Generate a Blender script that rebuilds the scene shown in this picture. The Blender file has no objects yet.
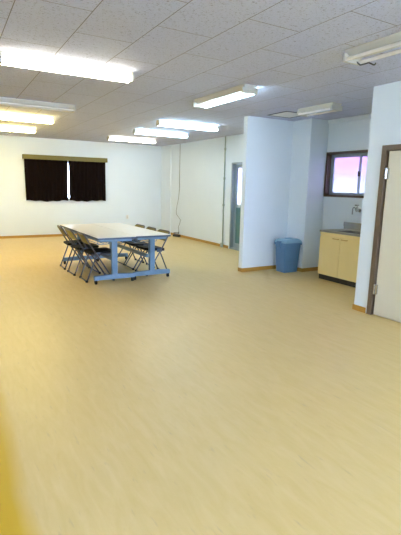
import bpy, bmesh, math, random
from mathutils import Vector, Matrix
random.seed(3)
C = bpy.context.scene.collection
PI = math.pi
H = 2.5
XR, YB, XP, YP = 5.518, 11.757, 4.185, 5.767      # right wall, back wall, partition edge, partition face
XC, YC, XD, YD = 5.131, 5.338, 4.09, 3.35          # column, door wall
XL, YF = -1.6, -3.2                                # unseen left wall, unseen front wall

# ------------------------------------------------------------ materials
def nmat(name):
    m = bpy.data.materials.new(name); m.use_nodes = True
    nt = m.node_tree; b = nt.nodes['Principled BSDF']
    return m, nt, b
def N(nt, t, **kw):
    n = nt.nodes.new(t)
    for k, v in kw.items(): setattr(n, k, v)
    return n
def setc(b, c, r=.5, metal=0., coat=0., spec=.5):
    b.inputs['Base Color'].default_value = (*c, 1); b.inputs['Roughness'].default_value = r
    b.inputs['Metallic'].default_value = metal; b.inputs['Coat Weight'].default_value = coat
    b.inputs['Specular IOR Level'].default_value = spec
def mat(name, c, r=.5, metal=0., var=.06, scale=12., bump=0., bscale=60., stretch=(1, 1, 1), spec=.5, coat=0.):
    """plain surface with a slight procedural mottling and optional relief"""
    m, nt, b = nmat(name); setc(b, c, r, metal, coat, spec)
    tc = N(nt, 'ShaderNodeTexCoord'); mp = N(nt, 'ShaderNodeMapping'); mp.inputs['Scale'].default_value = stretch
    nt.links.new(tc.outputs['Object'], mp.inputs[0])
    no = N(nt, 'ShaderNodeTexNoise'); no.inputs['Scale'].default_value = scale; no.inputs['Detail'].default_value = 4
    nt.links.new(mp.outputs[0], no.inputs['Vector'])
    mx = N(nt, 'ShaderNodeMix', data_type='RGBA')
    mx.inputs[6].default_value = (*[max(0, v*(1-var)) for v in c], 1)
    mx.inputs[7].default_value = (*[min(1, v*(1+var)) for v in c], 1)
    nt.links.new(no.outputs['Fac'], mx.inputs[0]); nt.links.new(mx.outputs[2], b.inputs['Base Color'])
    if bump:
        n2 = N(nt, 'ShaderNodeTexNoise'); n2.inputs['Scale'].default_value = bscale
        nt.links.new(mp.outputs[0], n2.inputs['Vector'])
        bp = N(nt, 'ShaderNodeBump'); bp.inputs['Strength'].default_value = bump; bp.inputs['Distance'].default_value = .01
        nt.links.new(n2.outputs['Fac'], bp.inputs['Height']); nt.links.new(bp.outputs[0], b.inputs['Normal'])
    return m
def emis(name, c, s):
    m, nt, b = nmat(name); setc(b, (.9, .9, .9), .4)
    b.inputs['Emission Color'].default_value = (*c, 1); b.inputs['Emission Strength'].default_value = s
    return m

M = {}
M['wall'] = mat('wallpaper', (.77, .86, .94), .75, var=.02, scale=3, bump=.12, bscale=220, spec=.2)
M['base'] = mat('baseboard_vinyl', (.50, .27, .045), .45, var=.08, scale=9)
M['olive'] = mat('pelmet_wood', (.15, .125, .008), .5, var=.15, scale=6, stretch=(1, 6, 20))
M['curtain'] = mat('curtain_cloth', (.006, .003, .003), .95, var=.3, scale=30, spec=.1)
M['lampbody'] = mat('lamp_enamel', (.60, .60, .56), .4, var=.03)
M['socket'] = mat('lamp_socket', (.55, .55, .50), .5)
M['darkplastic'] = mat('dark_plastic', (.03, .03, .035), .5)
M['tubeoff'] = mat('unlit_tube', (.85, .84, .84), .25, var=.01)
M['alu'] = mat('aluminium', (.36, .44, .50), .45, .3, var=.04)
M['teal'] = mat('door_panel_teal', (.10, .22, .24), .45, var=.06)
M['brownframe'] = mat('brown_wood_frame', (.085, .05, .035), .45, var=.2, scale=8, stretch=(1, 1, .15))
M['doorframe'] = mat('door_frame_brown', (.14, .10, .065), .45, var=.15, scale=8, stretch=(1, 1, .15))
M['doorpanel'] = mat('door_panel_beige', (.72, .68, .55), .5, var=.03, scale=3)
M['cab'] = mat('cabinet_cream', (.93, .76, .36), .4, var=.03, scale=5)
M['cabdark'] = mat('cabinet_kick', (.02, .018, .016), .6)
M['handle'] = mat('cabinet_handle', (.60, .36, .10), .4)
M['steel'] = mat('stainless', (.33, .33, .33), .3, .9, var=.1, scale=4, stretch=(1, 20, 1))
M['chrome'] = mat('chrome', (.55, .56, .58), .2, 1.)
M['bin'] = mat('bin_plastic', (.10, .23, .42), .45, var=.05)
M['binlid'] = mat('bin_lid_plastic', (.24, .44, .60), .4, var=.05)
M['tabletop'] = mat('table_laminate', (.84, .84, .82), .3, var=.02, scale=4)
M['tableleg'] = mat('table_steel', (.15, .27, .44), .45, .1, var=.06)
M['tubing'] = mat('chair_tube', (.12, .125, .16), .35, .4, var=.1)
M['seatpad'] = mat('seat_vinyl', (.006, .009, .016), .6, var=.2, scale=40, spec=.25)
M['backpad'] = mat('backrest_vinyl', (.20, .17, .02), .5, var=.1, scale=30)
M['edge'] = mat('table_edge', (.06, .10, .18), .5)
M['rubber'] = mat('rubber', (.02, .02, .022), .7)
M['pipe'] = mat('conduit_paint', (.36, .44, .42), .45, var=.05)
M['cord'] = mat('cord_jacket', (.20, .22, .22), .5)
M['white'] = mat('white_plastic', (.80, .80, .79), .4, var=.02)
M['trimgrey'] = mat('hatch_rim', (.10, .12, .15), .5)
M['pink'] = mat('neighbour_pink_wall', (.44, .18, .42), .8, var=.03)
M['outwhite'] = mat('neighbour_white_wall', (.60, .62, .65), .8, var=.02)
M['ground'] = mat('outdoor_ground', (.45, .45, .43), .9)

def floor_mat():
    m, nt, b = nmat('vinyl_floor'); L = nt.links.new
    tc = N(nt, 'ShaderNodeTexCoord')
    mp = N(nt, 'ShaderNodeMapping'); mp.inputs['Scale'].default_value = (9, 1.6, 1)
    L(tc.outputs['Object'], mp.inputs[0])
    n1 = N(nt, 'ShaderNodeTexNoise'); n1.inputs['Scale'].default_value = 2.2; n1.inputs['Detail'].default_value = 6
    n1.inputs['Roughness'].default_value = .65; n1.inputs['Distortion'].default_value = .6
    L(mp.outputs[0], n1.inputs['Vector'])
    r1 = N(nt, 'ShaderNodeValToRGB'); r1.color_ramp.elements[0].position = .3; r1.color_ramp.elements[1].position = .72
    r1.color_ramp.elements[0].color = (*FLOOR_A, 1); r1.color_ramp.elements[1].color = (*FLOOR_B, 1)
    L(n1.outputs['Fac'], r1.inputs[0])
    # fine darker flecks running with the sheets
    mp2 = N(nt, 'ShaderNodeMapping'); mp2.inputs['Scale'].default_value = (30, 5, 1)
    L(tc.outputs['Object'], mp2.inputs[0])
    n2 = N(nt, 'ShaderNodeTexNoise'); n2.inputs['Scale'].default_value = 1.3; n2.inputs['Detail'].default_value = 3
    L(mp2.outputs[0], n2.inputs['Vector'])
    r2 = N(nt, 'ShaderNodeValToRGB'); r2.color_ramp.elements[0].position = .64; r2.color_ramp.elements[1].position = .76
    r2.color_ramp.elements[0].color = (0, 0, 0, 1); r2.color_ramp.elements[1].color = (.45, .45, .45, 1)
    L(n2.outputs['Fac'], r2.inputs[0])
    mx = N(nt, 'ShaderNodeMix', data_type='RGBA'); mx.inputs[7].default_value = (.50, .36, .20, 1)
    L(r2.outputs[0], mx.inputs[0]); L(r1.outputs[0], mx.inputs[6])
    # the sheet left of x = 0.2 is a yellower vinyl
    sx = N(nt, 'ShaderNodeSeparateXYZ'); L(tc.outputs['Object'], sx.inputs[0])
    n3 = N(nt, 'ShaderNodeTexNoise'); n3.inputs['Scale'].default_value = 1.5; L(tc.outputs['Object'], n3.inputs['Vector'])
    ad = N(nt, 'ShaderNodeMath', operation='MULTIPLY_ADD'); ad.inputs[1].default_value = .12; L(n3.outputs['Fac'], ad.inputs[0]); L(sx.outputs[0], ad.inputs[2])
    mr = N(nt, 'ShaderNodeMapRange'); mr.inputs['From Min'].default_value = .22; mr.inputs['From Max'].default_value = .30
    mr.inputs['To Min'].default_value = 1; mr.inputs['To Max'].default_value = 0
    L(ad.outputs[0], mr.inputs['Value'])
    m3 = N(nt, 'ShaderNodeMix', data_type='RGBA'); m3.inputs[7].default_value = (.66, .40, .02, 1)
    L(mr.outputs[0], m3.inputs[0]); L(mx.outputs[2], m3.inputs[6])
    L(m3.outputs[2], b.inputs['Base Color'])
    b.inputs['Roughness'].default_value = .42; b.inputs['Specular IOR Level'].default_value = .5
    return m
FLOOR_A, FLOOR_B = (.69, .50, .19), (.75, .56, .25)
M['floor'] = floor_mat()

def ceil_mat():
    m, nt, b = nmat('ceiling_board'); L = nt.links.new
    tc = N(nt, 'ShaderNodeTexCoord'); sp = N(nt, 'ShaderNodeSeparateXYZ'); L(tc.outputs['Object'], sp.inputs[0])
    cb = N(nt, 'ShaderNodeCombineXYZ')
    a = N(nt, 'ShaderNodeMath', operation='ADD'); a.inputs[1].default_value = 9.10 - .27; L(sp.outputs[1], a.inputs[0])
    a2 = N(nt, 'ShaderNodeMath', operation='ADD'); a2.inputs[1].default_value = 4.55; L(sp.outputs[0], a2.inputs[0])
    L(a.outputs[0], cb.inputs[0]); L(a2.outputs[0], cb.inputs[1])
    br = N(nt, 'ShaderNodeTexBrick'); br.offset = .5; br.offset_frequency = 2; br.squash = 1
    br.inputs['Scale'].default_value = 1; br.inputs['Brick Width'].default_value = .91; br.inputs['Row Height'].default_value = .455
    br.inputs['Mortar Size'].default_value = .0035; br.inputs['Mortar Smooth'].default_value = .2
    br.inputs['Color1'].default_value = (.53, .57, .74, 1); br.inputs['Color2'].default_value = (.56, .60, .77, 1)
    br.inputs['Mortar'].default_value = (.22, .21, .23, 1)
    L(cb.outputs[0], br.inputs['Vector'])
    # worm-hole speckle of gypsum board
    n = N(nt, 'ShaderNodeTexNoise'); n.inputs['Scale'].default_value = 62; n.inputs['Detail'].default_value = 3; n.inputs['Distortion'].default_value = 1.2
    L(tc.outputs['Object'], n.inputs['Vector'])
    r = N(nt, 'ShaderNodeValToRGB'); r.color_ramp.elements[0].position = .56; r.color_ramp.elements[1].position = .68
    r.color_ramp.elements[0].color = (0, 0, 0, 1); r.color_ramp.elements[1].color = (.6, .6, .6, 1)
    L(n.outputs['Fac'], r.inputs[0])
    mx = N(nt, 'ShaderNodeMix', data_type='RGBA'); mx.inputs[7].default_value = (.17, .18, .25, 1)
    L(r.outputs[0], mx.inputs[0]); L(br.outputs['Color'], mx.inputs[6]); L(mx.outputs[2], b.inputs['Base Color'])
    b.inputs['Roughness'].default_value = .9; b.inputs['Specular IOR Level'].default_value = .15
    return m
M['ceiling'] = ceil_mat()

def frosted():
    m, nt, b = nmat('frosted_glass'); setc(b, (.25, .25, .27), .38); b.inputs['Transmission Weight'].default_value = 1
    b.inputs['IOR'].default_value = 1.25
    return m
M['frost'] = frosted()
def clear():
    m, nt, b = nmat('clear_glass'); nt.nodes.remove(b)
    t = N(nt, 'ShaderNodeBsdfTransparent'); g = N(nt, 'ShaderNodeBsdfGlossy'); g.inputs['Roughness'].default_value = .02
    mx = N(nt, 'ShaderNodeMixShader'); mx.inputs[0].default_value = .06
    nt.links.new(t.outputs[0], mx.inputs[1]); nt.links.new(g.outputs[0], mx.inputs[2])
    nt.links.new(mx.outputs[0], nt.nodes['Material Output'].inputs[0])
    return m
M['clear'] = clear()
M['tube_warm'] = emis('lit_tube_warm', (1, .78, .28), 26)
M['tube_mid'] = emis('lit_tube_white', (1, .92, .72), 9.5)
M['tube_cool'] = emis('lit_tube_cool', (.62, .86, 1), 12)

# ------------------------------------------------------------ mesh helpers
def bm_new(): return bmesh.new()
def bx(bm, x0, x1, y0, y1, z0, z1, bev=0., rot=None):
    n0 = set(bm.verts)
    r = bmesh.ops.create_cube(bm, size=1)
    for v in r['verts']:
        v.co = Vector(((x0+x1)/2+v.co.x*(x1-x0), (y0+y1)/2+v.co.y*(y1-y0), (z0+z1)/2+v.co.z*(z1-z0)))
    if bev:
        es = set(e for v in r['verts'] for e in v.link_edges)
        bmesh.ops.bevel(bm, geom=list(es), offset=bev, segments=2, affect='EDGES', profile=.7)
    if rot is not None:
        for v in set(bm.verts)-n0: v.co = rot @ v.co
def prism(bm, pts, axis, a, b):
    """closed outline pts (2D) extruded along axis 0/1/2 from a to b"""
    def P(u, v, w):
        return {0: (w, u, v), 1: (u, w, v), 2: (u, v, w)}[axis]
    A = [bm.verts.new(P(u, v, a)) for u, v in pts]; B = [bm.verts.new(P(u, v, b)) for u, v in pts]
    n = len(pts)
    bm.faces.new(A); bm.faces.new(B[::-1])
    for i in range(n): bm.faces.new((A[i], B[i], B[(i+1) % n], A[(i+1) % n]))
def tube(bm, pts, r, seg=8, closed=False, cap=True):
    pts = [Vector(p) for p in pts]; n = len(pts); rings = []
    up = None
    for i in range(n):
        if closed: t = (pts[(i+1) % n]-pts[i-1]).normalized()
        else: t = (pts[min(i+1, n-1)]-pts[max(i-1, 0)]).normalized()
        if up is None:
            up = t.cross(Vector((0, 0, 1)) if abs(t.z) < .9 else Vector((0, 1, 0))).normalized()
        else: up = (up - t*up.dot(t)).normalized()
        v2 = t.cross(up)
        rr = r[i] if isinstance(r, (list, tuple)) else r
        rings.append([bm.verts.new(pts[i]+rr*(math.cos(2*PI*k/seg)*up+math.sin(2*PI*k/seg)*v2)) for k in range(seg)])
    m = n if closed else n-1
    for i in range(m):
        a, b = rings[i], rings[(i+1) % n]
        for k in range(seg): bm.faces.new((a[k], a[(k+1) % seg], b[(k+1) % seg], b[k]))
    if cap and not closed: bm.faces.new(rings[0][::-1]); bm.faces.new(rings[-1])
def rounded(pts, r, n=4):
    """polyline with its inner corners rounded"""
    pts = [Vector(p) for p in pts]; out = [pts[0]]
    for i in range(1, len(pts)-1):
        a = pts[i]+(pts[i-1]-pts[i]).normalized()*r; b = pts[i]+(pts[i+1]-pts[i]).normalized()*r
        for k in range(n+1):
            t = k/n; out.append((1-t)**2*a+2*t*(1-t)*pts[i]+t*t*b)
    return out+[pts[-1]]
def obj(name, bm, m, parent=None, smooth=False):
    bmesh.ops.recalc_face_normals(bm, faces=bm.faces)
    me = bpy.data.meshes.new(name); bm.to_mesh(me); bm.free()
    me.materials.append(M[m] if isinstance(m, str) else m)
    if smooth:
        for p in me.polygons: p.use_smooth = True
    o = bpy.data.objects.new(name, me); C.objects.link(o)
    if parent: o.parent = parent
    if smooth:
        md = o.modifiers.new('edges', 'EDGE_SPLIT'); md.split_angle = math.radians(40)
    return o
def box(name, m, *d, parent=None, bev=0.):
    bm = bm_new(); bx(bm, *d, bev=bev); return obj(name, bm, m, parent)
def tag(o, label, cat, group=None):
    o['label'] = label; o['category'] = cat
    if group: o['group'] = group
    return o
def thing(name, label, cat, loc=(0, 0, 0), rz=0., group=None):
    o = bpy.data.objects.new(name, None); o.empty_display_size = .1; C.objects.link(o)
    o.location = loc; o.rotation_euler = (0, 0, rz); return tag(o, label, cat, group)
def struct(o):
    o['kind'] = 'structure'; return o
def dup(root, loc, rz=0., label=None):
    r = root.copy(); C.objects.link(r); r.location = loc; r.rotation_euler = (0, 0, rz)
    if label: r['label'] = label
    for ch in list(root.children):
        c = ch.copy(); C.objects.link(c); c.parent = r
        for g in list(ch.children):
            d = g.copy(); C.objects.link(d); d.parent = c
    return r

# ------------------------------------------------------------ room shell
TH = .15
struct(box('floor', 'floor', XL-.2, XR+.2, YF-.2, YB+.2, -.12, 0))
struct(box('ceiling', 'ceiling', XL-.2, XR+.2, YF-.2, YB+.2, H, H+.1))
struct(box('wall_left', 'wall', XL-TH, XL, YF-TH, YB+TH, 0, H))
def wall_x(name, x0, x1, ya, yb, holes):
    """wall running along y with rectangular holes (y0,y1,z0,z1)"""
    bm = bm_new(); y = ya
    for (h0, h1, z0, z1) in sorted(holes):
        bx(bm, x0, x1, y, h0, 0, H)
        if z0 > 0: bx(bm, x0, x1, h0, h1, 0, z0)
        bx(bm, x0, x1, h0, h1, z1, H); y = h1
    bx(bm, x0, x1, y, yb, 0, H)
    return struct(obj(name, bm, 'wall'))
def wall_y(name, y0, y1, xa, xb, holes):
    bm = bm_new(); x = xa
    for (h0, h1, z0, z1) in sorted(holes):
        bx(bm, x, h0, y0, y1, 0, H)
        if z0 > 0: bx(bm, h0, h1, y0, y1, 0, z0)
        bx(bm, h0, h1, y0, y1, z1, H); x = h1
    bx(bm, x, xb, y0, y1, 0, H)
    return struct(obj(name, bm, 'wall'))
KW = (4.06, 5.302, 1.305, 1.955)      # kitchen window hole (y0,y1,z0,z1)
GD = (7.33, 8.13, .0, 1.92)          # glazed door hole
BW = (1.82, 3.70, .97, 1.95)         # back window hole (x0,x1,..)
FW = (-.2, 3.9, 1.0, 2.38)             # window in the unseen front wall
ID = (2.30, 3.105, 0, 1.82)          # interior door hole
wall_x('wall_right', XR, XR+TH, YF-TH, YB+TH, [KW, GD])
wall_y('wall_back', YB, YB+TH, XL, XR, [BW])
wall_y('wall_front', YF-TH, YF, XL, XR, [FW])
wall_x('wall_store', XD, XD+.12, YF, YD, [ID])
struct(box('wall_store_end', 'wall', XD+.12, XR, YD-.12, YD, 0, H))
struct(box('wall_partition', 'wall', XP, XR, YP, YP+.10, 0, H))
struct(box('wall_column', 'wall', XC, XR, YC, YP, 0, H))
struct(box('wall_pilaster', 'wall', XR-.03, XR, YB-.62, YB, 0, H))

BT, BH = .012, .062
struct(box('baseboard_right', 'base', XR-BT, XR, GD[1]+.04, YB-.62, 0, BH))
struct(box('baseboard_back', 'base', XL, XR-.03, YB-BT, YB, 0, BH))
struct(box('baseboard_left', 'base', XL, XL+BT, YF, YB-BT, 0, BH))
struct(box('baseboard_partition', 'base', XP-BT, XC, YP-BT, YP, 0, BH))
struct(box('baseboard_partition_end', 'base', XP-BT, XP, YP, YP+.10, 0, BH))
bm = bm_new(); bx(bm, XC-BT, XC, YC-BT, YP-BT, 0, BH); bx(bm, XC, XR, YC-BT, YC, 0, BH)
struct(obj('baseboard_column', bm, 'base'))
struct(box('baseboard_kitchen', 'base', XR-BT, XR, 4.86, YC-BT, 0, BH))
bm = bm_new(); bx(bm, XD-BT, XD, ID[1]+.075, YD+BT, 0, BH); bx(bm, XD, XD+.12, YD, YD+BT, 0, BH)
struct(obj('baseboard_store', bm, 'base'))
bm = bm_new(); prism(bm, [(XR, H), (XR-.035, H), (XR-.035, H-.02), (XR-.02, H-.055), (XR, H-.06)], 1, YD, YC)
struct(obj('trim_1', bm, 'wall'))

# ------------------------------------------------------------ interior door in the store wall
d = bpy.data.objects.new('door_1', None); C.objects.link(d); d.location = (XD, ID[0], 0); struct(d)
def rel(o, p):                                   # keep world coordinates when parented to a moved Empty
    o.parent = p; o.matrix_parent_inverse = p.matrix_basis.inverted(); return o
def reloc(p, *objs):
    mi = Matrix.Translation(-Vector(p.location))
    for o in objs: o.data.transform(mi); o.parent = p
bm = bm_new(); J = .04
bx(bm, XD-.018, XD+.13, ID[1]-J+.035, ID[1]+.05, 0, ID[3]+.05, bev=.003)
bx(bm, XD-.018, XD+.13, ID[0]-.05, ID[0]+J-.035, 0, ID[3]+.05, bev=.003)
bx(bm, XD-.018, XD+.13, ID[0]+.005, ID[1]-.005, ID[3]-.005, ID[3]+.05, bev=.003)
fr = obj('door_frame', bm, 'doorframe')
lf = box('door_leaf', 'doorpanel', XD+.002, XD+.038, ID[0]+.01, ID[1]-.03, .012, ID[3]-.012, bev=.003)
reloc(d, fr, lf)
for z in (.25, 1.52):
    bm = bm_new(); bx(bm, XD-.012, XD+.004, ID[1]-.055, ID[1]-.0, z, z+.11, bev=.002)
    tube(bm, [(XD-.016, ID[1]-.020, z-.005), (XD-.016, ID[1]-.020, z+.115)], .008)
    h = obj('door_hinge', bm, 'chrome'); reloc(d, h); h['label'] = 'bright steel hinge'

# ------------------------------------------------------------ kitchen window (right wall)
w = bpy.data.objects.new('window_1', None); C.objects.link(w); w.location = (XR, (KW[0]+KW[1])/2, KW[2]); struct(w)
bm = bm_new(); a, b_, z0, z1 = KW; c = .035
xi, xo = XR-.012, XR+.15
bx(bm, xi, xo, b_-.001, b_+c, z0-c, z1+c, bev=.002); bx(bm, xi, xo, a-c, a+.001, z0-c, z1+c, bev=.002)
bx(bm, xi, xo, a-.001, b_+.001, z1-.001, z1+c, bev=.002); bx(bm, xi-.01, xo, a-.001, b_+.001, z0-c, z0+.001, bev=.002)
cas = obj('window_casing', bm, 'brownframe')
bm = bm_new(); s = .025
X0, X1 = XR+.075, XR+.145
bx(bm, X0, X1, b_-s, b_, z0, z1); bx(bm, X0, X1, a, a+s, z0, z1); bx(bm, X0, X1, a, b_, z1-s, z1); bx(bm, X0, X1, a, b_, z0, z0+.015)
alf = obj('window_frame', bm, 'alu')
mid = 4.73
def sash(x, y0, y1, zz0, zz1, t=.03):
    bm = bm_new()
    bx(bm, x, x+.022, y0, y0+t, zz0, zz1); bx(bm, x, x+.022, y1-t, y1, zz0, zz1)
    bx(bm, x, x+.022, y0+t, y1-t, zz1-t, zz1); bx(bm, x, x+.022, y0+t, y1-t, zz0, zz0+t*.7)
    f = obj('window_sash', bm, 'alu')
    g = box('window_pane', 'frost', x+.008, x+.013, y0+t, y1-t, zz0+t*.7, zz1-t)
    return f, g
f1, g1 = sash(X0+.008, mid-.03, b_-s, z0+.015, z1-s)
f2, g2 = sash(X0+.038, a+s, mid+.02, z0+.015, z1-s)
bm = bm_new(); bx(bm, X0-.012, X0+.008, mid-.035, mid-.005, 1.60, 1.66, bev=.004); bx(bm, X0-.022, X0-.008, mid-.028, mid-.012, 1.62, 1.68, bev=.003)
lk = obj('window_lock', bm, 'darkplastic')
reloc(w, cas, alf, f1, f2, lk)
for f, g in ((f1, g1), (f2, g2)):
    g.data.transform(Matrix.Translation(-Vector(w.location))); g.parent = f

# ------------------------------------------------------------ glazed door (right wall)
d2 = bpy.data.objects.new('door_2', None); C.objects.link(d2); d2.location = (XR, GD[1], 0); struct(d2)
a, b_, z0, z1 = GD; bm = bm_new()
X0, X1 = XR+.002, XR+.14
bx(bm, X0-.01, X1, b_-.035, b_, 0, z1); bx(bm, X0-.01, X1, a, a+.035, 0, z1); bx(bm, X0-.01, X1, a+.035, b_-.035, z1-.035, z1); bx(bm, X0, X1, a+.035, b_-.035, 0, .03)
fr = obj('door_frame', bm, 'alu')
bm = bm_new(); x = XR+.075; y0, y1 = a+.036, b_-.036
bx(bm, x, x+.035, y1-.07, y1, .03, z1-.04); bx(bm, x, x+.035, y0, y0+.07, .03, z1-.04)
bx(bm, x, x+.035, y0+.07, y1-.07, z1-.12, z1-.04); bx(bm, x, x+.035, y0+.07, y1-.07, .94, 1.01); bx(bm, x, x+.035, y0+.07, y1-.07, .03, .14)
lf = obj('door_leaf', bm, 'alu')
pn = box('door_panel', 'teal', x+.01, x+.025, y0+.07, y1-.07, .14, .94)
gl = box('door_pane', 'frost', x+.014, x+.020, y0+.07, y1-.07, 1.01, z1-.12)
reloc(d2, fr, lf, pn, gl)

# ------------------------------------------------------------ back window with pelmet and curtains
w = bpy.data.objects.new('window_2', None); C.objects.link(w); w.location = ((BW[0]+BW[1])/2, YB, BW[2]); struct(w)
a, b_, z0, z1 = BW; bm = bm_new()
bx(bm, a, a+.04, YB-.005, YB+.14, z0, z1); bx(bm, b_-.04, b_, YB-.005, YB+.14, z0, z1)
bx(bm, a+.04, b_-.04, YB-.005, YB+.14, z1-.04, z1); bx(bm, a+.04, b_-.04, YB-.015, YB+.14, z0, z0+.04)
m_ = (a+b_)/2
bx(bm, m_-.09, m_-.05, YB+.06, YB+.09, z0+.04, z1-.04)
fr = obj('window_frame', bm, 'alu')
gl = box('window_pane', 'clear', a+.04, b_-.04, YB+.07, YB+.076, z0+.04, z1-.04)
reloc(w, fr, gl)
# pelmet
bm = bm_new(); px0, px1 = 1.70, 3.83; py = YB-.15
bx(bm, px0, px1, py, py+.02, 1.965, 2.075, bev=.003); bx(bm, px0, px0+.02, py+.02, YB, 1.965, 2.075); bx(bm, px1-.02, px1, py+.02, YB, 1.965, 2.075)
bx(bm, px0+.02, px1-.02, py+.02, YB, 2.057, 2.075)
tag(obj('curtain_pelmet', bm, 'olive'), 'long olive-brown wooden pelmet box above the dark curtains on the back wall', 'pelmet')
bm = bm_new(); tube(bm, [(px0+.021, YB-.075, 2.02), (px1-.021, YB-.075, 2.02)], .01)
tag(obj('curtain_rail', bm, 'white'), 'thin curtain rail inside the olive pelmet above the back window', 'rail')
def curtain(x0, x1, seed, label):
    rnd = random.Random(seed); bm = bm_new(); nx, nz = 120, 10
    ph = rnd.random()*6; folds = 11 if x1-x0 > 1 else 10
    grid = []
    for side, off in ((0, 0), (1, .006)):
        g = []
        for i in range(nx+1):
            u = i/nx; col = []
            for k in range(nz+1):
                v = k/nz; amp = .006+.008*v
                yy = YB-.075+amp*math.sin(u*folds*2*PI+ph+.5*math.sin(5*u+seed)+.25*v)+off
                zb = .935+.012*math.sin(u*7+seed)+.008*math.sin(u*23)
                xx = x0+(x1-x0)*u + (.012*math.sin(3*v+seed) if 0 < i < nx else 0)
                xx = (x0+x1)/2+(xx-(x0+x1)/2)*(1-.012*v)
                col.append(bm.verts.new((xx, yy, 2.005+(zb-2.005)*v)))
            g.append(col)
        grid.append(g)
    for g in grid:
        for i in range(nx):
            for k in range(nz): bm.faces.new((g[i][k], g[i+1][k], g[i+1][k+1], g[i][k+1]))
    A, B = grid
    for k in range(nz):
        for i in (0, nx): bm.faces.new((A[i][k], A[i][k+1], B[i][k+1], B[i][k]))
    for i in range(nx):
        for k in (0, nz): bm.faces.new((A[i][k], A[i+1][k], B[i+1][k], B[i][k]))
    return tag(obj('curtain', bm, 'curtain', smooth=True), label, 'curtain', 'blackout curtains of the back window')
curtain(1.725, 2.78, 1, 'wider dark brown blackout curtain, left of the bright gap on the back wall')
curtain(2.808, 3.79, 2, 'dark brown blackout curtain right of the bright gap on the back wall')

# front window behind the camera: an aluminium window letting daylight in
w = bpy.data.objects.new('window_3', None); C.objects.link(w); w.location = ((FW[0]+FW[1])/2, YF, FW[2]); struct(w)
a, b_, z0, z1 = FW; bm = bm_new()
for x in (a, a+(b_-a)/4, (a+b_)/2, a+3*(b_-a)/4, b_-.04): bx(bm, x, x+.04, YF-.12, YF-.03, z0, z1)
bx(bm, a, b_, YF-.12, YF-.03, z0, z0+.04); bx(bm, a, b_, YF-.12, YF-.03, z1-.04, z1)
fr = obj('window_frame', bm, 'alu'); gl = box('window_pane', 'clear', a, b_, YF-.08, YF-.074, z0, z1)
reloc(w, fr, gl)

# ------------------------------------------------------------ ceiling lamps
def lamp(name, label, x0, y, L, along, lit, both=True, missing=None, tubes=True):
    """batwing batten: origin at middle on the ceiling; local x along the tube"""
    t = thing(name, label, 'ceiling light', (x0, y, H), 0 if along == 'x' else PI/2, 'fluorescent ceiling lamps')
    h = L/2; bm = bm_new(); sp, w = (.046, .06) if along == 'x' else (.08, .085)
    prism(bm, [(-w, 0), (w, 0), (w, -.01), (w*.55, -.055), (-w*.55, -.055), (-w, -.01)], 0, -h, h)
    obj('lamp_housing', bm, 'lampbody', t)
    for s in (-1, 1):
        bm = bm_new(); bx(bm, s*(h-.008)-.012, s*(h-.008)+.012, -sp-.02, sp+.02, -.092, -.03, bev=.004)
        bx(bm, s*(h-.008)-.010, s*(h-.008)+.010, -.05, .05, -.04, -.005)
        obj('lamp_socket', bm, 'socket', t)
    if tubes:
        for s in ((-1, 1) if both else (missing,)):
            bm = bm_new(); tube(bm, [(-h+.018, s*sp, -.075), (h-.018, s*sp, -.075)], .0155, 12)
            o = obj('lamp_tube', bm, lit or 'tubeoff', t, smooth=True)
    return t
LL = 1.21
lamp('ceiling_lamp', 'large bright twin-tube lamp nearest the camera, top left of the photo', 1.085, 4.33, LL, 'x', 'tube_mid')
lamp('ceiling_lamp', 'unlit batten lamp at the left edge, just beyond the big bright lamp', 1.08, 6.58, LL, 'x', None)
lamp('ceiling_lamp', 'yellowish lit lamp at the left edge, the nearer of the two above the curtains', 1.10, 8.06, LL, 'x', 'tube_warm')
lamp('ceiling_lamp', 'yellowish lit lamp at the left edge, the one closest to the curtained back wall', 1.10, 9.82, LL, 'x', 'tube_warm')
lamp('ceiling_lamp', 'lit lamp above the back right corner, farthest of the three in the right row', 3.97, 10.15, LL, 'x', 'tube_mid')
lamp('ceiling_lamp', 'lit lamp of the right row, the middle one of three before the back wall', 3.97, 8.50, LL, 'x', 'tube_cool')
lamp('ceiling_lamp', 'lit lamp of the right row, nearest of its three and ending by the conduit', 3.85, 7.1, LL, 'x', 'tube_cool')
lamp('ceiling_lamp', 'slanting lamp with one lit tube in the middle of the ceiling, before the partition', 2.955, 4.60, 1.10, 'y', 'tube_cool', both=False, missing=-1)
l9 = lamp('ceiling_lamp', 'unlit slanting lamp at the top right edge of the photo', 2.93, 2.04, LL, 'y', None)
bm = bm_new(); tube(bm, rounded([(.60, -.03, -.06), (.57, -.07, -.10), (.52, -.11, -.085), (.48, -.13, -.11), (.46, -.12, -.10)], .01), .006, 6)
o = obj('loose_wire', bm, 'darkplastic', l9); o['label'] = 'dark loose wire at the lamp end'
lamp('ceiling_lamp', 'short unlit lamp beside the ceiling hatch above the rubbish bin', 4.48, 4.54, .64, 'y', None)
# no lamps over the camera; the unseen front window lights the near floor

# ceiling hatch
t = thing('ceiling_hatch', 'square ceiling hatch with thin dark rim above the rubbish bin', 'hatch', (4.6, 5.30, H))
bm = bm_new(); q = .225
for (x0, x1, y0, y1) in ((-q, q, -q, -q+.018), (-q, q, q-.018, q), (-q, -q+.018, -q, q), (q-.018, q, -q, q)): bx(bm, x0, x1, y0, y1, -.008, 0)
obj('hatch_rim', bm, 'trimgrey', t)
box('hatch_panel', 'white', -q+.018, q-.018, -q+.018, q-.018, -.004, 0, parent=t)

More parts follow.
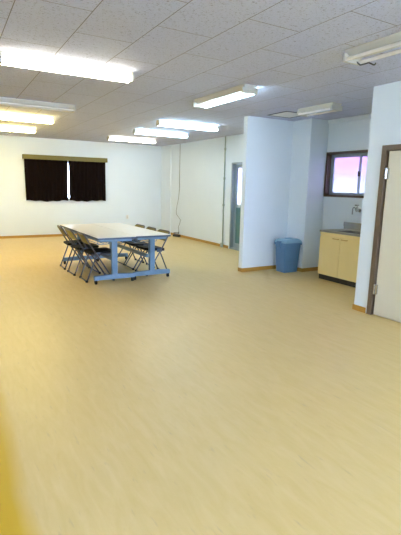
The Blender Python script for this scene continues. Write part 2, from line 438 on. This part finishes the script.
# ------------------------------------------------------------ wall pieces
t = thing('wall_conduit', 'thin grey-green conduit pipe running floor to ceiling left of the glazed door', 'pipe', (XR-.015, 8.40, 0))
bm = bm_new(); tube(bm, [(0, 0, .07), (0, 0, H)], .014); obj('pipe', bm, 'pipe', t, smooth=True)
for z in (.95, 1.55, 2.2):
    bm = bm_new(); bx(bm, -.014, .015, -.022, .022, z, z+.05, bev=.003); obj('pipe_clip', bm, 'pipe', t)
bm = bm_new(); bx(bm, -.035, .003, -.04, .04, 0, .10, bev=.005); obj('junction_box', bm, 'pipe', t)

t = thing('hanging_cord', 'thin grey cord hanging down the right wall beside the back corner', 'cord', (XR-.012, 10.6, 0))
pts = [(2.49, 10.6), (2.1, 10.607), (1.68, 10.614), (1.33, 10.611), (1.05, 10.66), (.87, 10.74), (.72, 10.79), (.61, 10.78), (.53, 10.64), (.467, 10.53), (.36, 10.58), (.26, 10.66), (.16, 10.63), (.10, 10.62)]
bm = bm_new(); tube(bm, [(0, y-10.6, z) for z, y in pts], .006, 6); obj('cord', bm, 'cord', t, smooth=True)
t = thing('power_strip', 'small black coiled power strip lying on the floor under the hanging cord', 'power strip', (XR-.09, 10.60, 0), .3)
bm = bm_new(); bx(bm, -.05, .045, -.11, .11, 0, .06, bev=.012); obj('body', bm, 'darkplastic', t)
bm = bm_new(); tube(bm, [(.075*math.cos(k*PI/6)-.005, .075*math.sin(k*PI/6)+.01, .07+.004*(k//12)*2+.002*k) for k in range(25)], .007, 6); obj('cord_coil', bm, 'darkplastic', t)
t = thing('wall_outlet', 'small white wall outlet low on the back wall above the table', 'outlet', (4.43, YB, .48))
bm = bm_new(); bx(bm, -.035, .035, -.008, 0, -.06, .06, bev=.002); obj('cover_plate', bm, 'white', t)
for z in (-.02, .02):
    bm = bm_new(); bx(bm, -.009, -.005, -.010, -.006, z-.008, z+.008); bx(bm, .005, .009, -.010, -.006, z-.008, z+.008); obj('socket', bm, 'darkplastic', t)

# ------------------------------------------------------------ kitchen sink unit
t = thing('sink_cabinet', 'cream two-door kitchen sink cabinet with black kick under the window', 'cabinet', (4.985, 4.03, 0))
W_, D_ = .81, XR-4.985-.003
bm = bm_new()
bx(bm, .02, D_, 0, .018, .08, .745); bx(bm, .02, D_, W_-.018, W_, .08, .745); bx(bm, .02, D_, .018, W_-.018, .08, .10); bx(bm, D_-.01, D_, .018, W_-.018, .10, .745)
bx(bm, .0, .02, 0, W_, .700, .745, bev=.002); bx(bm, .02, .04, 0.018, W_-.018, .66, .70)
obj('cabinet_body', bm, 'cab', t)
box('kick_board', 'cabdark', .035, .055, 0, W_, 0, .08, parent=t)
for y0, y1, hy in ((.003, W_/2-.004, W_/2-.135), (W_/2+.004, W_-.003, W_/2+.03)):
    dd = box('door', 'cab', 0, .018, y0, y1, .085, .685, parent=t, bev=.002)
    bm = bm_new(); tube(bm, rounded([(0, hy, .665), (-.025, hy, .665), (-.025, hy+.10, .665), (0, hy+.10, .665)], .012), .006, 6)
    obj('door_handle', bm, 'handle', dd)
t = thing('sink_worktop', 'dark stainless steel sink top with low splashback on the cream cabinet', 'sink', (4.985, 4.03, .745))
bm = bm_new()
bx(bm, -.012, .07, -.005, W_+.005, 0, .028, bev=.003); bx(bm, .40, D_, -.005, W_+.005, 0, .028, bev=.003)
bx(bm, .07, .40, -.005, .07, 0, .028); bx(bm, .07, .40, W_-.26, W_+.005, 0, .028)
obj('worktop', bm, 'steel', t)
bm = bm_new()
bx(bm, .072, .078, .072, W_-.262, -.15, .02); bx(bm, .392, .398, .072, W_-.262, -.15, .02); bx(bm, .078, .392, .072, .078, -.15, .02); bx(bm, .078, .392, W_-.268, W_-.262, -.15, .02); bx(bm, .078, .392, .078, W_-.268, -.15, -.144)
obj('basin', bm, 'steel', t)
bm = bm_new(); bx(bm, D_-.02, D_, .0, W_, .028, .075, bev=.003); bx(bm, D_-.03, D_-.001, .0, W_-.0, .075, .14, bev=.003)
obj('splashback', bm, 'steel', t)
t = thing('wall_tap', 'chrome wall-mounted tap with bent spout above the kitchen sink', 'tap', (XR, 4.57, 1.08))
bm = bm_new(); tube(bm, [(0, 0, 0), (-.012, 0, 0), (-.014, 0, 0)], [.03, .03, .02], 16); tube(bm, [(-.01, 0, 0), (-.09, 0, 0)], .014, 12)
tube(bm, [(-.07, 0, -.02), (-.07, 0, .05)], .018, 12); obj('tap_body', bm, 'chrome', t, smooth=True)
bm = bm_new(); tube(bm, [(-.07, 0, .05), (-.07, 0, .075)], .009, 8)
for k in range(3):
    a = k*2*PI/3; tube(bm, [(-.07, 0, .078), (-.07+.035*math.cos(a), .035*math.sin(a), .08)], .009, 8)
obj('tap_handle', bm, 'chrome', t, smooth=True)
bm = bm_new(); tube(bm, rounded([(-.085, 0, 0), (-.11, .003, .05), (-.155, .008, .04), (-.155, .008, -.06)], .03), .0095, 10); obj('tap_spout', bm, 'chrome', t, smooth=True)

# ------------------------------------------------------------ rubbish bin
t = thing('rubbish_bin', 'blue-grey plastic rubbish bin with lid standing in the corner by the partition', 'bin', (4.93, 5.50, 0), 0)
def taper(bm, w0, d0, w1, d1, z0, z1, n=1, bev=.02):
    def ring(w, d, z):
        out = []
        for sx, sy in ((1, 1), (-1, 1), (-1, -1), (1, -1)):
            for k in range(4):
                a = {(1, 1): 0, (-1, 1): PI/2, (-1, -1): PI, (1, -1): 1.5*PI}[(sx, sy)]+k*PI/6
                out.append(bm.verts.new((sx*(w/2-bev)+bev*math.cos(a), sy*(d/2-bev)+bev*math.sin(a), z)))
        return out
    A, B = ring(w0, d0, z0), ring(w1, d1, z1); n = len(A)
    bm.faces.new(A[::-1]); bm.faces.new(B)
    for i in range(n): bm.faces.new((A[i], A[(i+1) % n], B[(i+1) % n], B[i]))
bm = bm_new(); taper(bm, .29, .215, .355, .265, 0, .49)
obj('bin_body', bm, 'bin', t)
bm = bm_new(); taper(bm, .385, .292, .385, .292, .465, .50, bev=.025)
obj('bin_rim', bm, 'bin', t)
bm = bm_new(); taper(bm, .39, .298, .37, .28, .50, .535, bev=.03); taper(bm, .365, .275, .30, .21, .535, .56, bev=.03)
lid = obj('bin_lid', bm, 'binlid', t)
bm = bm_new(); bx(bm, -.06, .06, -.03, .03, .56, .575, bev=.006); obj('lid_grip', bm, 'binlid', lid)
for s in (-1, 1):
    bm = bm_new(); bx(bm, s*.20-.012, s*.20+.012, -.05, .05, .42, .53, bev=.005); obj('bin_handle', bm, 'bin', t)

# ------------------------------------------------------------ tables
TZ = .685
def table(label, x, y, rz, L=2.08, W=.562, foot=(.20, .14), dx=.0):
    """origin at the middle of the near end on the floor; y runs along the length"""
    t = thing('folding_table', label, 'table', (x, y, 0), rz, 'white meeting tables')
    bm = bm_new(); bx(bm, -W/2+.003, W/2-.003, 0, L, TZ-.006, TZ, bev=.002); top = obj('table_top', bm, 'tabletop', t)
    bm = bm_new(); bx(bm, -W/2+.003, W/2-.003, 0, L, TZ-.03, TZ-.006, bev=.003); o = obj('edge_band', bm, 'edge', t); o['label'] = 'dark blue-grey edge'
    bm = bm_new(); bx(bm, -W/2+.05, -W/2+.075, .05, L-.05, TZ-.068, TZ-.028); bx(bm, W/2-.075, W/2-.05, .05, L-.05, TZ-.068, TZ-.028)
    bx(bm, -W/2+.075, W/2-.075, .05, .08, TZ-.068, TZ-.028); bx(bm, -W/2+.075, W/2-.075, L-.08, L-.05, TZ-.068, TZ-.028)
    obj('top_frame', bm, 'tableleg', t)
    bm = bm_new()                                    # wire shelf under the top
    for k in range(5): tube(bm, [(-.16+.08*k, .30, TZ-.13), (-.16+.08*k, L-.30, TZ-.13)], .004, 6)
    for yy in (.30, L/2, L-.30): tube(bm, rounded([(-.19, yy, TZ-.03), (-.19, yy, TZ-.13), (.19, yy, TZ-.13), (.19, yy, TZ-.03)], .02), .005, 6)
    obj('wire_shelf', bm, 'tableleg', t)
    box('stretcher', 'tableleg', -.02, .02, foot[0]+.03, L-foot[1]-.03, TZ-.36, TZ-.31, parent=t)
    for yy in (foot[0], L-foot[1]):
        bm = bm_new(); bx(bm, dx-.04, dx+.04, yy-.03, yy+.03, .13, TZ-.028, bev=.006)
        obj('leg', bm, 'tableleg', t)
        bm = bm_new(); prism(bm, [(dx-.30, .06), (dx+.30, .06), (dx+.30, .118), (dx+.06, .13), (dx-.06, .13), (dx-.30, .118)], 1, yy-.025, yy+.025)
        ft = obj('foot', bm, 'tableleg', t)
        for s in (-1, 1):
            bm = bm_new(); tube(bm, [(dx+s*.275-.014, yy, .026), (dx+s*.275+.014, yy, .026)], .026, 14)
            bx(bm, dx+s*.275-.02, dx+s*.275+.02, yy-.012, yy+.012, .03, .068)
            cs = obj('caster', bm, 'rubber', ft)
    return t
table('white-topped wheeled table on the left side, drawn up to the chairs by the curtained wall', 1.995, 5.68, math.radians(1), dx=.02)
table('white-topped wheeled table on the right side, pushed against the other table', 2.560, 5.73, math.radians(1), dx=.06)

# ------------------------------------------------------------ folding chairs
def chair(label, x, y, rz):
    t = thing('folding_chair', label, 'chair', (x, y, 0), rz, 'folding chairs around the tables')
    hw = .20; R = .011
    # inverted U from the front feet up to the top of the back
    top = (-.03, .70); foot = (.39, .012)
    def onU(z): u = (z-foot[1])/(top[1]-foot[1]); return foot[0]+(top[0]-foot[0])*u
    kink = (onU(.45)-.008, .45)
    bm = bm_new()
    p = [(foot[0], -hw, foot[1]), (kink[0], -hw, kink[1]), (top[0], -hw+.01, top[1]), (top[0], hw-.01, top[1]), (kink[0], hw, kink[1]), (foot[0], hw, foot[1])]
    pts = rounded(p, .06); tube(bm, pts, R, 8)
    obj('main_frame', bm, 'tubing', t, smooth=True)
    bm = bm_new(); tube(bm, [(foot[0], -hw, .014), (foot[0], hw, .014)], R*.9, 8); obj('front_floor_bar', bm, 'tubing', t, smooth=True)
    # rear legs: U from seat front down to rear feet
    bm = bm_new(); h2 = hw-.022
    tube(bm, rounded([(.155, -h2, .40), (0, -h2, .014), (0, h2, .014), (.155, h2, .40)], .04), R, 8)
    obj('rear_leg', bm, 'tubing', t, smooth=True)
    for s in (-1, 1):
        for xx, hh in ((foot[0], hw), (0, h2-.01)):
            bm = bm_new(); bx(bm, xx-.016, xx+.016, s*hh-.016, s*hh+.016, 0, .03, bev=.005); obj('rubber_foot', bm, 'rubber', t)
    # seat with steel rim
    bm = bm_new()
    prism(bm, [(.02, -.165), (.06, -.185), (.36, -.185), (.395, -.15), (.40, 0), (.395, .15), (.36, .185), (.06, .185), (.02, .165)], 2, 0, .03)
    for v in bm.verts: v.co.z += .400+.02*(v.co.x/.4); v.co.x = v.co.x*.92+.04
    bmesh.ops.bevel(bm, geom=[e for e in bm.edges if min(v.co.z for v in e.verts) > .42], offset=.008, segments=2, affect='EDGES')
    seat = obj('seat', bm, 'seatpad', t)
    bm = bm_new()
    for s in (-1, 1): tube(bm, [(.08, s*(hw-.012), .396), (.38, s*(hw-.012), .410)], .009, 6)
    tube(bm, [(.36, -.18, .405), (.36, .18, .405)], .008, 6)
    obj('seat_rail', bm, 'tubing', t)
    # backrest: curved shell between the tubes
    bm = bm_new(); rows = []
    for (zz, off) in ((.55, 0), (.56, .004), (.678, .004), (.688, 0)):
        for sgn in (0, 1):
            row = []
            for k in range(9):
                u = -1+k/4; cx = top[0]+(kink[0]-top[0])*(top[1]-zz)/(top[1]-kink[1])
                cx += -.022*(1-u*u)+(.012+off if sgn else -.002-off)
                row.append(bm.verts.new((cx, u*(hw-.015), zz)))
            rows.append(row)
    F = rows[1::2]; Bk = rows[0::2]
    for g in (F, Bk):
        for i in range(3):
            for k in range(8): bm.faces.new((g[i][k], g[i][k+1], g[i+1][k+1], g[i+1][k]))
    for i in range(3):
        for k in (0, 8): bm.faces.new((F[i][k], F[i+1][k], Bk[i+1][k], Bk[i][k]))
    for k in range(8):
        for i in (0, 3): bm.faces.new((F[i][k], F[i][k+1], Bk[i][k+1], Bk[i][k]))
    obj('backrest', bm, 'backpad', t, smooth=True)
    for s in (-1, 1):
        bm = bm_new(); bx(bm, .12, .20, s*(hw-.014)-.010, s*(hw-.014)+.010, .375, .43, bev=.004)
        obj('pivot_bracket', bm, 'edge', t)
    return t
c0 = chair('folding chair on the left side of the tables, nearest the camera of its three', 1.655, 6.22, 0)
dup(c0, (1.61, 6.76, 0), .04, 'folding chair on the left side of the tables, the middle of its three')
dup(c0, (1.60, 7.30, 0), -.03, 'folding chair on the left side of the tables, nearest the curtained wall')
dup(c0, (3.00, 6.35, 0), PI+.05, 'folding chair on the right side of the tables, nearest the camera of its three')
dup(c0, (3.00, 6.85, 0), PI-.03, 'folding chair on the right side of the tables, the middle of its three')
dup(c0, (3.00, 7.36, 0), PI+.04, 'folding chair on the right side of the tables, nearest the back wall')

for o in [o for o in C.objects if o.name.startswith('folding_chair') and o.location.x > 2.5]: o.scale = (1, 1, .965)

# ------------------------------------------------------------ outside
struct(box('ground', 'ground', -20, 30, -25, 35, -.5, -.3))
t = thing('neighbour_house', 'white house with a pink upper wall seen blurred through the frosted panes', 'house', (8.2, 6.0, -.3))
box('lower_wall', 'outwhite', 0, 2, -6, 6, 0, 2.10, parent=t)
box('upper_wall', 'pink', -.25, 2, -6, 6, 2.10, 5.0, parent=t)

# ------------------------------------------------------------ light from the sky and the sun
wd = bpy.data.worlds.new('sky'); bpy.context.scene.world = wd; wd.use_nodes = True
bg = wd.node_tree.nodes['Background']; bg.inputs[0].default_value = (.64, .77, 1, 1); bg.inputs[1].default_value = 10.5

# ------------------------------------------------------------ camera
f, yaw, pit, rol, hcam = 431.16, .530326, -.18795, .02131, 1.4087
fw = Vector((math.sin(yaw)*math.cos(pit), math.cos(yaw)*math.cos(pit), math.sin(pit)))
r = Vector((math.cos(yaw), -math.sin(yaw), 0)); u = r.cross(fw)
r2 = r*math.cos(rol)+u*math.sin(rol); u2 = -r*math.sin(rol)+u*math.cos(rol)
cam = bpy.data.cameras.new('camera'); co = bpy.data.objects.new('camera', cam); C.objects.link(co)
Rm = Matrix((r2, u2, -fw)).transposed().to_4x4(); Rm.translation = (0, 0, hcam); co.matrix_world = Rm
cam.sensor_fit = 'VERTICAL'; cam.sensor_height = 36; cam.lens = f/535*36; cam.clip_start = .02
bpy.context.scene.camera = co
vs = bpy.context.scene.view_settings
vs.view_transform = 'Standard'; vs.look = 'None'; vs.gamma = 1; vs.use_curve_mapping = False; vs.exposure = 1.74
